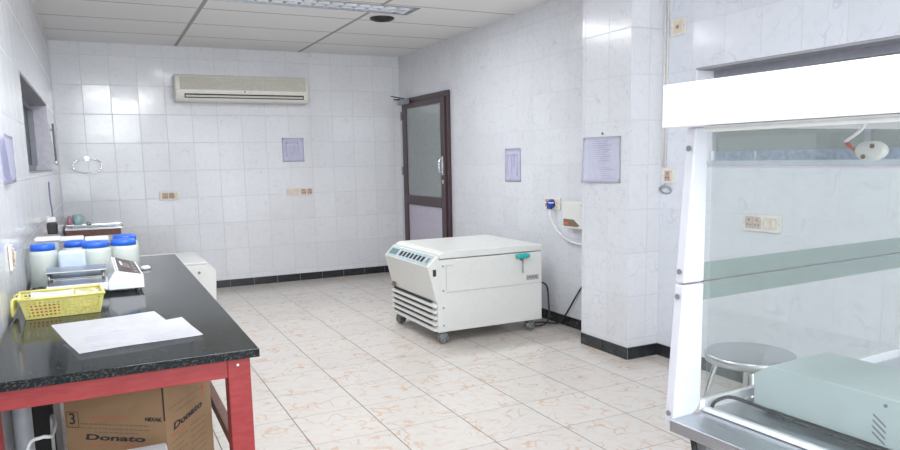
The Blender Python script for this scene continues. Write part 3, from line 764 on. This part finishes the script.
text('NEXAK', .017, onf(.072, .548), -fd, (0, 0, 1), 'ink', 'printed_mark', t, bold=.0008, width=.060)
b = MB()
words(onr, .02, .23, .575, .003, 'greyink', .03)
words(onr, .06, .20, .553, .003, 'greyink', .03)
for k in range(9): words(onr, .03, .10 if k % 2 else .13, .455-.022*k, .004, 'greyink', .04); words(onr, .15, .25, .47-.022*k, .004, 'greyink', .04)
patch(b, onr, .03, .12, .481, .484, 'redink')
b.build('printed_lines', t)
text('Donato', .05, onr(.04, .506), rd+Vector((0, 0, .09)), (0, 0, 1), 'ink', 'printed_name', t, bold=.0014, width=.195, shear=.12, ys=.66)
b = MB(); patch(b, onr, .248, .253, .553, .58, 'redink'); b.poly([onr(.240, .575), onr(.261, .575), onr(.2505, .592)], 'redink'); b.build('printed_arrow', t)

# other things below the table
t = thing('plastic_tub', (-3.310, -5.87, 0), 'white plastic tub lid showing in front of the carton', 'tub')
TH = .498
b = MB()
b.box((-.055, -.06, 0), (.055, .05, TH-.02), 'white', .02, 3); b.build('body', t)
b = MB(); b.box((-.062, -.066, TH-.019), (.062, .056, TH), 'white', .008, 3); b.build('lid', t)
t = thing('equipment_tower', (-3.652, -4.9, 0), 'black equipment tower on the floor in the shade under the table', 'equipment')
b = MB(); b.box((-.045, -.16, .02), (.045, .2, .62), 'black', .006); b.build('case', t)
b = MB(); b.box((-.040, -.166, .05), (.040, -.161, .60), 'slot', .002); b.build('front_panel', t)
for x in (-.03, .03):
    for y in (-.14, .18): b = MB(); b.box((x-.012, y-.012, 0), (x+.012, y+.012, .02), 'greymat'); b.build('foot', t)
t = thing('grey_cylinder', (-3.676, -5.42, 0), 'slim grey cylinder standing by left wall under table', 'cylinder')
b = MB(); b.lathe([(.026, 0), (.029, .01), (.029, .60), (.024, .64), (.014, .66)], (0, 0, 0), plain('grey_tank', (.42, .44, .47), .4), 24); b.build('body', t)
b = MB(); b.lathe([(.010, .66), (.010, .69)], (0, 0, 0), 'chrome', 12); b.build('valve', t)
b = MB(); b.tube(smooth_path([(-3.66, -5.65, .01), (-3.655, -5.65, .35), (-3.645, -5.65, .50), (-3.605, -5.65, .525), (-3.58, -5.62, .515), (-3.575, -5.5, .515), (-3.60, -5.3, .45), (-3.61, -5.2, .01)], 8), .006, 'cabw', 8)
tag(centre(b.build('white_cord')), 'white cord looped in front of the grey cylinder under table', 'cord')

# ------------------------------------------------------------------ on the table
def jar(x, y, r, h, body, label, lid=True, liq=.0, group='blue-lidded plastic jars', square=False):
    t = thing('storage_jar' if lid else 'plastic_container', (x, y, TZ), label, 'jar' if lid else 'container', group)
    b = MB()
    if square: b.box((-r, -r*.9, .001), (r, r*.9, h), body, .012, 3)
    else: b.lathe([(r*.9, .001), (r, .012), (r, h*.78), (r*.93, h*.86), (r*.80, h*.89), (r*.80, h*.985), (r*.76, h*.985), (r*.76, h*.89), (r*.96, h*.78), (r*.96, .014), (.001, .008)], (0, 0, 0), body, 36)
    b.build('body', t)
    if lid:
        b = MB(); b.lathe([(.001, h+.006), (r*.76, h+.006), (r*.83, h+.002), (r*.86, h-.006), (r*.86, h-.023), (r*.815, h-.023), (r*.815, h-.002), (.001, h-.002)], (0, 0, 0), 'blue', 36); b.build('lid', t)
    return t
GJ = 'plastic jars behind the balance'
jar(-3.638, -4.36, .061, .197, 'jar', 'blue-lidded jar leftmost of the row, nearest the left wall', group=GJ)
jar(-3.415, -4.34, .069, .193, 'jar', 'blue-lidded jar second from right, behind balance display', group=GJ)
jar(-3.290, -4.28, .069, .190, 'jar', 'blue-lidded jar at the right end of the row', group=GJ)
jar(-3.505, -4.22, .060, .190, 'jar', 'blue-lidded jar behind the square milky container', group=GJ)
jar(-3.278, -4.10, .066, .196, 'jar', 'blue-lidded jar peeking out behind the rightmost jar', group=GJ)
t = thing('plastic_container', (-3.526, -4.435, TZ), 'square milky blue container without lid between the jars', 'container')
b = MB(); 
b.box((-.046, -.045, .001), (.068, .045, .172), 'jarw', .012, 3); b.build('body', t)
for (x, y, z, lab) in ((-3.625, -4.16, .217, 'white-topped container behind the leftmost jar'), (-3.525, -4.02, .20, 'white-topped container at the back of the jar group, middle'), (-3.408, -4.06, .196, 'white-topped container behind the two right jars')):
    t = thing('plastic_container', (x, y, TZ), lab, 'container', 'white-topped containers behind the jars')
    b = MB(); b.box((-.050, -.05, .001), (.050, .05, z-.018), 'jarc', .01, 3); b.build('body', t)
    b = MB(); b.box((-.055, -.055, z-.017), (.055, .055, z), 'cabw', .005, 3); b.build('lid', t)
t = thing('lid', (-3.185, -4.02, TZ), 'small white lid lying beside the rightmost jars', 'lid')
b = MB(); b.lathe([(.028, 0), (.028, .010), (.018, .018), (.001, .02)], (0, 0, 0), 'cabw', 24); b.build('cap', t)

# balance
t = thing('laboratory_balance', (-3.42, -4.62, TZ), 'white laboratory balance with steel pan and brown display panel', 'balance')
def Lb(b, name, par=None): return loc(b.build(name, par or t), t)
z = TZ
b = MB(); b.box((-3.615, -4.745, z+.018), (-3.37, -4.54, z+.052), 'white', .006)

cv = {}
for k, p in dict(a=(-3.372, -4.75, z+.018), b=(-3.229, -4.75, z+.018), c=(-3.229, -4.75, z+.074), d=(-3.343, -4.75, z+.100),
                 e=(-3.372, -4.555, z+.018), f=(-3.240, -4.555, z+.018), g=(-3.252, -4.55, z+.110), h=(-3.352, -4.55, z+.142), i=(-3.372, -4.75, z+.06), j=(-3.372, -4.555, z+.06)).items():
    cv[k] = b.bm.verts.new(p)
fs = [b.bm.faces.new([cv[k] for k in q]) for q in ('abcdi', 'ejhgf', 'aeb'[:0] or 'abfe', 'bcgf', 'cdhg', 'dijh', 'aije'[:0] or 'aeji')]
for f in fs: f.material_index = b.mi('white')
bmesh.ops.recalc_face_normals(b.bm, faces=fs)
Lb(b, 'body')
Cc, Dd, Gg, Hh = [Vector(p) for p in ((-3.229, -4.75, z+.074), (-3.343, -4.75, z+.100), (-3.252, -4.55, z+.110), (-3.352, -4.55, z+.142))]
pn = (Cc-Dd).cross(Hh-Dd).normalized()
def bp(s, v, o): return (Dd*(1-s)+Cc*s)*(1-v) + (Hh*(1-s)+Gg*s)*v + pn*o
def plate(b, s0, s1, v0, v1, o0, o1, m):
    lo = [b.bm.verts.new(bp(*q, o0)) for q in ((s0, v0), (s1, v0), (s1, v1), (s0, v1))]; hi = [b.bm.verts.new(bp(*q, o1)) for q in ((s0, v0), (s1, v0), (s1, v1), (s0, v1))]
    fs = [b.bm.faces.new(lo[::-1]), b.bm.faces.new(hi)] + [b.bm.faces.new((lo[k], lo[(k+1) % 4], hi[(k+1) % 4], hi[k])) for k in range(4)]
    for f in fs: f.material_index = b.mi(m)
b = MB(); plate(b, .13, .93, .03, .97, .0006, .002, 'brown'); Lb(b, 'display_panel')
b = MB(); plate(b, .35, .62, .30, .70, .0022, .003, plain('lcd', (.16, .14, .13), .15)); Lb(b, 'display')
for k in range(4):
    b = MB(); plate(b, .70, .82, .12+.2*k, .22+.2*k, .0022, .003, 'greymat'); Lb(b, 'button')
b = MB(); plate(b, .04, .07, .03, .97, .0006, .002, 'greymat'); Lb(b, 'side_stripe')
b = MB(); b.box((-3.615, -4.75, z+.108), (-3.377, -4.58, z+.116), 'steel', .002); Lb(b, 'pan')
b = MB(); b.box((-3.61, -4.74, z+.080), (-3.38, -4.58, z+.086), 'steeld', .002)
for x in (-3.60, -3.39):
    for y in (-4.73, -4.60): b.tube([(x, y, z+.052), (x, y, z+.109)], .007, 'steeld', 10)
Lb(b, 'pan_support')
for x in (-3.58, -3.25):
    for y in (-4.72, -4.56): b = MB(); b.lathe([(.012, .0), (.012, .019)], (x, y, z), 'greymat', 12); Lb(b, 'foot')
b = MB(); P = [(-3.66, -4.80, z+.008), (-3.645, -4.78, z+.03), (-3.64, -4.79, z+.055), (-3.62, -4.80, z+.06), (-3.61, -4.80, z+.04), (-3.625, -4.81, z+.015), (-3.65, -4.82, z+.035), (-3.64, -4.83, z+.06), (-3.61, -4.83, z+.05)]
b.tube(smooth_path(P, 6), .006, 'black', 8)
tag(centre(b.build('coiled_cable')), 'black cable coil left of the balance pan', 'cable')

# basket (built in local frame, length along x)
t = thing('plastic_basket', (-3.540, -5.085, TZ), 'yellow perforated plastic basket holding papers on the table', 'basket', rz=math.radians(4))
L0, W0, L1, W1, hb = .124, .085, .141, .100, .078
b = MB(); 
b.box((-L0, -W0, .001), (L0, W0, .004), 'yellow')
def side(P0, P1, Q0, Q1, nu, nv):
    """wall with square holes between lower edge P0-P1 and upper edge Q0-Q1"""
    P0, P1, Q0, Q1 = map(Vector, (P0, P1, Q0, Q1))
    def at(u, v): return (P0*(1-u)+P1*u)*(1-v) + (Q0*(1-u)+Q1*u)*v
    n = (P1-P0).cross(Q0-P0).normalized()*.0022
    us = [0]; 
    for i in range(nu):
        a = .03+.94*i/nu; us += [a+.94/nu*.22, a+.94/nu*.78]
    us.append(1); vs = [0]
    for j in range(nv):
        a = .08+.80*j/nv; vs += [a+.8/nv*.22, a+.8/nv*.78]
    vs.append(1); mi = b.mi('yellow')
    for i in range(len(us)-1):
        for j in range(len(vs)-1):
            if i % 2 == 1 and j % 2 == 1: continue
            p = [at(us[i], vs[j]), at(us[i+1], vs[j]), at(us[i+1], vs[j+1]), at(us[i], vs[j+1])]
            lo = [b.bm.verts.new(k-n*.5) for k in p]; hi = [b.bm.verts.new(k+n*.5) for k in p]
            fs = [b.bm.faces.new(lo[::-1]), b.bm.faces.new(hi)] + [b.bm.faces.new((lo[k], lo[(k+1) % 4], hi[(k+1) % 4], hi[k])) for k in range(4)]
            for f in fs: f.material_index = mi
side((-L0, -W0, .002), (L0, -W0, .002), (-L1, -W1, hb), (L1, -W1, hb), 17, 5)
side((-L0, W0, .002), (L0, W0, .002), (-L1, W1, hb), (L1, W1, hb), 17, 5)
side((-L0, -W0, .002), (-L0, W0, .002), (-L1, -W1, hb), (-L1, W1, hb), 11, 5)
side((L0, -W0, .002), (L0, W0, .002), (L1, -W1, hb), (L1, W1, hb), 11, 5)
b.build('body', t)
b = MB(); rr = [(-L1, -W1, hb), (L1, -W1, hb), (L1, W1, hb), (-L1, W1, hb)]
for i in range(4): b.tube([rr[i], rr[(i+1) % 4]], .0055, 'yellow', 8)
b.build('rim', t)
b = MB(); b.tube(smooth_path([(-L1+.002, -.055, hb), (-L1-.020, -.06, hb-.002), (-L1-.024, -.065, hb-.03), (-L1-.024, -.065, .02)], 4), .006, 'yellow', 8)
b.tube([(-L1-.024, -.065, .02), (-L1-.016, .06, .02)], .006, 'yellow', 8); b.tube([(-L1-.016, .06, .02), (-L1-.014, .06, hb-.004), (-L1, .055, hb)], .006, 'yellow', 8)
b.build('handle', t)
def sheet(name, pts, z0, m, label, cat, n=12, rip=.002, lines=None, th=.0012, group=None, lift=None):
    """quad sheet with soft waves; pts CCW corners"""
    P = [Vector((p[0], p[1], 0)) for p in pts]; c = sum(P, Vector())/4
    b = MB(); mi = b.mi(m); V = []
    for i in range(n+1):
        for j in range(n+1):
            u, v = i/n, j/n; q = (P[0]*(1-u)+P[1]*u)*(1-v)+(P[3]*(1-u)+P[2]*u)*v
            zz = z0 + rip*(1+math.sin(u*5+v*2))*.5 + rip*.6*(1+math.sin(v*7+1))*.5
            if lift: zz += lift(u, v)
            V.append(b.bm.verts.new((q.x-c.x, q.y-c.y, zz-z0)))
    for i in range(n):
        for j in range(n):
            f = b.bm.faces.new([V[i*(n+1)+j], V[(i+1)*(n+1)+j], V[(i+1)*(n+1)+j+1], V[i*(n+1)+j+1]]); f.material_index = mi
    bmesh.ops.solidify(b.bm, geom=b.bm.faces[:], thickness=-th)
    o = b.build(name); o.location = (c.x, c.y, z0); tag(o, label, cat, group); return o, c
o, c = sheet('papers', [(-3.64, -5.165), (-3.50, -5.165), (-3.50, -5.00), (-3.65, -5.00)], TZ+.068, 'paper', 'white folded papers lying in the left of the yellow basket', 'paper', rip=.006, th=.004)
o, c = sheet('papers', [(-3.49, -5.14), (-3.415, -5.14), (-3.41, -5.02), (-3.49, -5.02)], TZ+.05, 'paper', 'small white wad of paper in the right of the yellow basket', 'paper', rip=.015, th=.004)
b = MB(); b.box((-.05, -.022, 0), (.05, .022, .035), 'redink', .004); o = b.build('red_box'); o.location = (-3.60, -5.13, TZ+.006); tag(o, 'small red carton inside the yellow basket seen through its holes', 'box')
# loose sheets in front: lower and upper booklet
G = 'loose sheets on the table'
o, c = sheet('papers', [(-3.515, -5.62), (-3.18, -5.56), (-3.225, -5.27), (-3.57, -5.335)], TZ+.001, 'paper', 'white sheets on granite, the lower stack nearer the basket', 'paper', rip=.002, th=.003)
o, c = sheet('papers', [(-3.470, -5.85), (-3.11, -5.79), (-3.145, -5.475), (-3.525, -5.60)], TZ+.0065, 'paper', 'white opened booklet on the granite, lying on top nearest the edge', 'paper', rip=.003, th=.004)
pr = o
b = MB()
for k in range(16):
    u0 = .05; y = .30-.035*k
    for j in range(2):
        if random.random() < .35: continue
        xa = -.17+.175*j + k*.002; L_ = random.uniform(.04, .14)
        b.box((xa, y-.02-.0, .0066), (xa+L_, y-.0188, .0070), 'ptext')
    if k > 13: break
bb = b.build('printed_lines', pr)
bb.scale = (.9, .48, 1); bb.location = (0, -.02, .0)

# ------------------------------------------------------------------ clean-air cabinet on the steel table (local: x into the depth, y away from the camera)
psi = math.radians(3); HC = (-2.193, -6.944, 0); SZ = .75
st = thing('steel_table', HC, 'stainless steel table carrying the white cabinet at the right', 'table', rz=psi)
b = MB(); b.prism([(0, SZ-.028), (0, SZ-.001), (.002, SZ), (1.03, SZ), (1.03, SZ-.028), (1.02, SZ-.028), (1.02, SZ-.003), (.003, SZ-.003), (.003, SZ-.028)], 1, -1.35, 0, 'steel'); 
b.box((0, -.002, SZ-.028), (1.03, 0, SZ-.002), 'steel'); b.build('tabletop', st)
for x in (.080, .90):
    for y in (-.042, -1.27):
        b = MB(); b.box((x-.016, y-.016, 0), (x+.016, y+.016, SZ-.004), 'greymat', .002); b.build('leg', st)
b = MB(); b.tube([(.045, -.028, SZ-.03), (.062, -.045, .56)], .007, 'black', 8); b.build('brace', st)
hd = thing('clean_air_cabinet', (HC[0], HC[1], SZ), 'white clean-air cabinet with glass sides standing on the steel table', 'cabinet', rz=psi)
Z = lambda z: z-SZ
# post: tapering end frame, lower and upper half
ft = lambda z: .052*(z-.735)/(1.442-.735)+.016      # front edge x at height z
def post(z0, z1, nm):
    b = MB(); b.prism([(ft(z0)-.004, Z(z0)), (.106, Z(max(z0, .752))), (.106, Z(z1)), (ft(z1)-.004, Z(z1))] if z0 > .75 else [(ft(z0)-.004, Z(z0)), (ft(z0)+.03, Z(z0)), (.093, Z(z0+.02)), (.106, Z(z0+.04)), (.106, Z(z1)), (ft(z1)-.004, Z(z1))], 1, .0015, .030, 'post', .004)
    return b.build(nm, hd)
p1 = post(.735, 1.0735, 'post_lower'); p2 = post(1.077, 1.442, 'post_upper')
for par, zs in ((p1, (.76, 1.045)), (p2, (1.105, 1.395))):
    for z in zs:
        b = MB(); b.lathe([(.007, -.004), (.006, -.001), (.003, -.001), (.003, .0)], (ft(z)-.005, .015, Z(z)), 'greymat', 14, 0); b.build('screw', par)
# side wall (far end): base rail, lower and upper pane with frosted edges, back rail
b = MB(); b.box((.107, .003, Z(.7515)), (1.01, .018, Z(.775)), 'white', .002); b.build('side_rail', hd)
b = MB(); b.box((.985, .003, Z(.776)), (1.01, .018, Z(1.442)), 'white', .002); b.build('rear_post', hd)
gl1 = None
b = MB(); b.box((.107, .008, Z(.776)), (.984, .013, Z(1.0735)), 'glass'); g1 = b.build('side_pane_lower', hd)
b = MB(); b.box((.107, .008, Z(1.077)), (.984, .013, Z(1.442)), 'glass'); g2 = b.build('side_pane_upper', hd)
b = MB(); b.box((.107, .0065, Z(1.030)), (.984, .0075, Z(1.0725)), 'frost'); b.build('frosted_edge', g1)
b = MB(); b.box((.107, .0065, Z(1.078)), (.984, .0075, Z(1.122)), 'frost'); b.build('frosted_edge', g2)
b = MB(); b.box((.107, .005, Z(1.0737)), (.984, .015, Z(1.0768)), 'greymat'); b.build('joint_strip', hd)
# header
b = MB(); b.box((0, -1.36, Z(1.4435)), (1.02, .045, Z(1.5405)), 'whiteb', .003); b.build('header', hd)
b = MB(); b.box((.006, -1.35, Z(1.4285)), (.030, -.072, Z(1.4425)), 'cgrey', .001); b.box((.010, -1.35, Z(1.436)), (.005, -.072, Z(1.438)), 'alu'); b.build('sash_track', hd)
# front sash
b = MB(); b.box((.118, -1.35, Z(.7605)), (.123, -.001, Z(1.4425)), 'glass'); b.build('front_sash', hd)
b = MB(); b.box((.108, -1.35, Z(.7515)), (.130, -.002, Z(.7600)), 'white', .002); b.build('front_rail', hd)
b = MB(); b.box((.985, -1.35, Z(.7515)), (1.01, .002, Z(.775)), 'steeld', .002); b.build('rear_rail', hd)
for y in (-1.36,):
    b = MB(); b.prism([(ft(.76), Z(.7515)), (.106, Z(.7515)), (.106, Z(1.442)), (ft(1.442), Z(1.442))], 1, y-.03, y-.002, 'white', .004); b.build('end_post', hd)

# mint device inside the cabinet
t = thing('bench_instrument', (HC[0], HC[1], SZ), 'pale mint metal instrument box inside the glass cabinet', 'instrument', rz=psi)
b = MB(); b.prism([(-.058, .014), (-.058, .092), (-.100, .122), (-.86, .122), (-.90, .092), (-.90, .014)], 0, .225, .452, 'device', .003); b.build('case', t)
b = MB()
for k in range(4):
    y = -.350; zz = .082-.013*k
    b.poly([(.2243, y, zz), (.2243, y-.028, zz-.020), (.2243, y-.028, zz-.025), (.2243, y, zz-.005)], 'greymat')
b.build('vent_slot', t)
b = MB(); b.lathe([(.004, -.002), (.004, 0)], (.2245, -.375, .105), 'greymat', 10, 0); b.build('screw', t)
for x in (.25, .43):
    for y in (-.09, -.86): b = MB(); b.lathe([(.01, .0005), (.01, .0138)], (x, y, 0), 'black', 10); b.build('foot', t)
t = thing('steel_block', (HC[0], HC[1], SZ), 'small grey steel block left of the mint instrument', 'block', rz=psi)
b = MB(); b.box((.335, -.045, .0005), (.375, -.012, .045), 'steeld', .002); b.box((.33, -.05, .045), (.38, -.008, .058), 'steel', .002); b.build('body', t)
t = thing('instrument_cable', (HC[0], HC[1], SZ), 'black cable lying in the cabinet along the mint instrument', 'cable', rz=psi)
b = MB(); b.tube(smooth_path([(.138, -.006, .006), (.143, -.012, .022), (.168, -.03, .034), (.195, -.06, .026), (.205, -.12, .018), (.208, -.20, .012), (.207, -.32, .010), (.205, -.5, .008), (.205, -.9, .008)], 8), .0045, 'black', 8); b.build('cord', t)
# lamp holder hanging from the header
t = thing('lamp_holder', (HC[0], HC[1], SZ), 'white lamp holder dangling by red wires inside the cabinet top', 'lamp holder', rz=psi)
hx, hy, hz = .26, -.290, Z(1.381)
b = MB(); b.lathe([(.001, -.006), (.028, -.006), (.034, -.002), (.034, .012), (.028, .016), (.001, .016)], (0, 0, 0), 'cw', 26, 0)
ob = b.build('holder', t); ob.location = (hx, hy, hz)
ob.scale = (1, .95, .62)
b = MB()
for dy, dz in ((.010, -.012), (-.008, .010)): b.lathe([(.005, -.0075), (.005, -.006)], (0, dy, dz), 'greyink', 12, 0)
o = b.build('contact', t); o.location = (hx-.001, hy, hz)
b = MB(); b.tube(smooth_path([(hx, hy+.012, Z(1.4433)), (hx, hy+.022, Z(1.425)), (hx, hy+.055, Z(1.402))], 5), .004, 'cabw', 8); b.build('cord', t)
b = MB(); b.tube(smooth_path([(hx, hy+.055, Z(1.403)), (hx, hy+.045, Z(1.390)), (hx, hy+.022, hz+.002)], 5), .0028, 'redink', 6)
b.tube(smooth_path([(hx+.006, hy+.055, Z(1.402)), (hx+.006, hy+.04, Z(1.385)), (hx+.004, hy+.02, hz-.006)], 5), .0028, 'redink', 6); b.build('wire', t)

# stool between the cabinet and the right wall
t = thing('steel_stool', (-.83, -6.01, 0), 'round stainless steel stool behind the cabinet by the wall', 'stool')
b = MB(); b.lathe([(.001, .500), (.175, .500), (.188, .497), (.192, .488), (.190, .462), (.178, .460), (.176, .478), (.001, .480)], (0, 0, 0), 'steel', 48); b.build('seat', t)
for k in range(4):
    a = PI/4+k*PI/2; c_, s_ = math.cos(a), math.sin(a)
    b = MB(); b.tube(smooth_path([(.10*c_, .10*s_, .478), (.14*c_, .14*s_, .44), (.19*c_, .19*s_, .22), (.22*c_, .22*s_, .01)], 5), .012, 'chrome', 10)
    b.lathe([(.016, 0), (.016, .02)], (.22*c_, .22*s_, 0), 'black', 12); b.build('leg', t)
b = MB(); b.tube([(.185*math.cos(a), .185*math.sin(a), .22) for a in [2*PI*i/36 for i in range(36)]], .008, 'chrome', 8, closed=True); b.build('foot_ring', t)
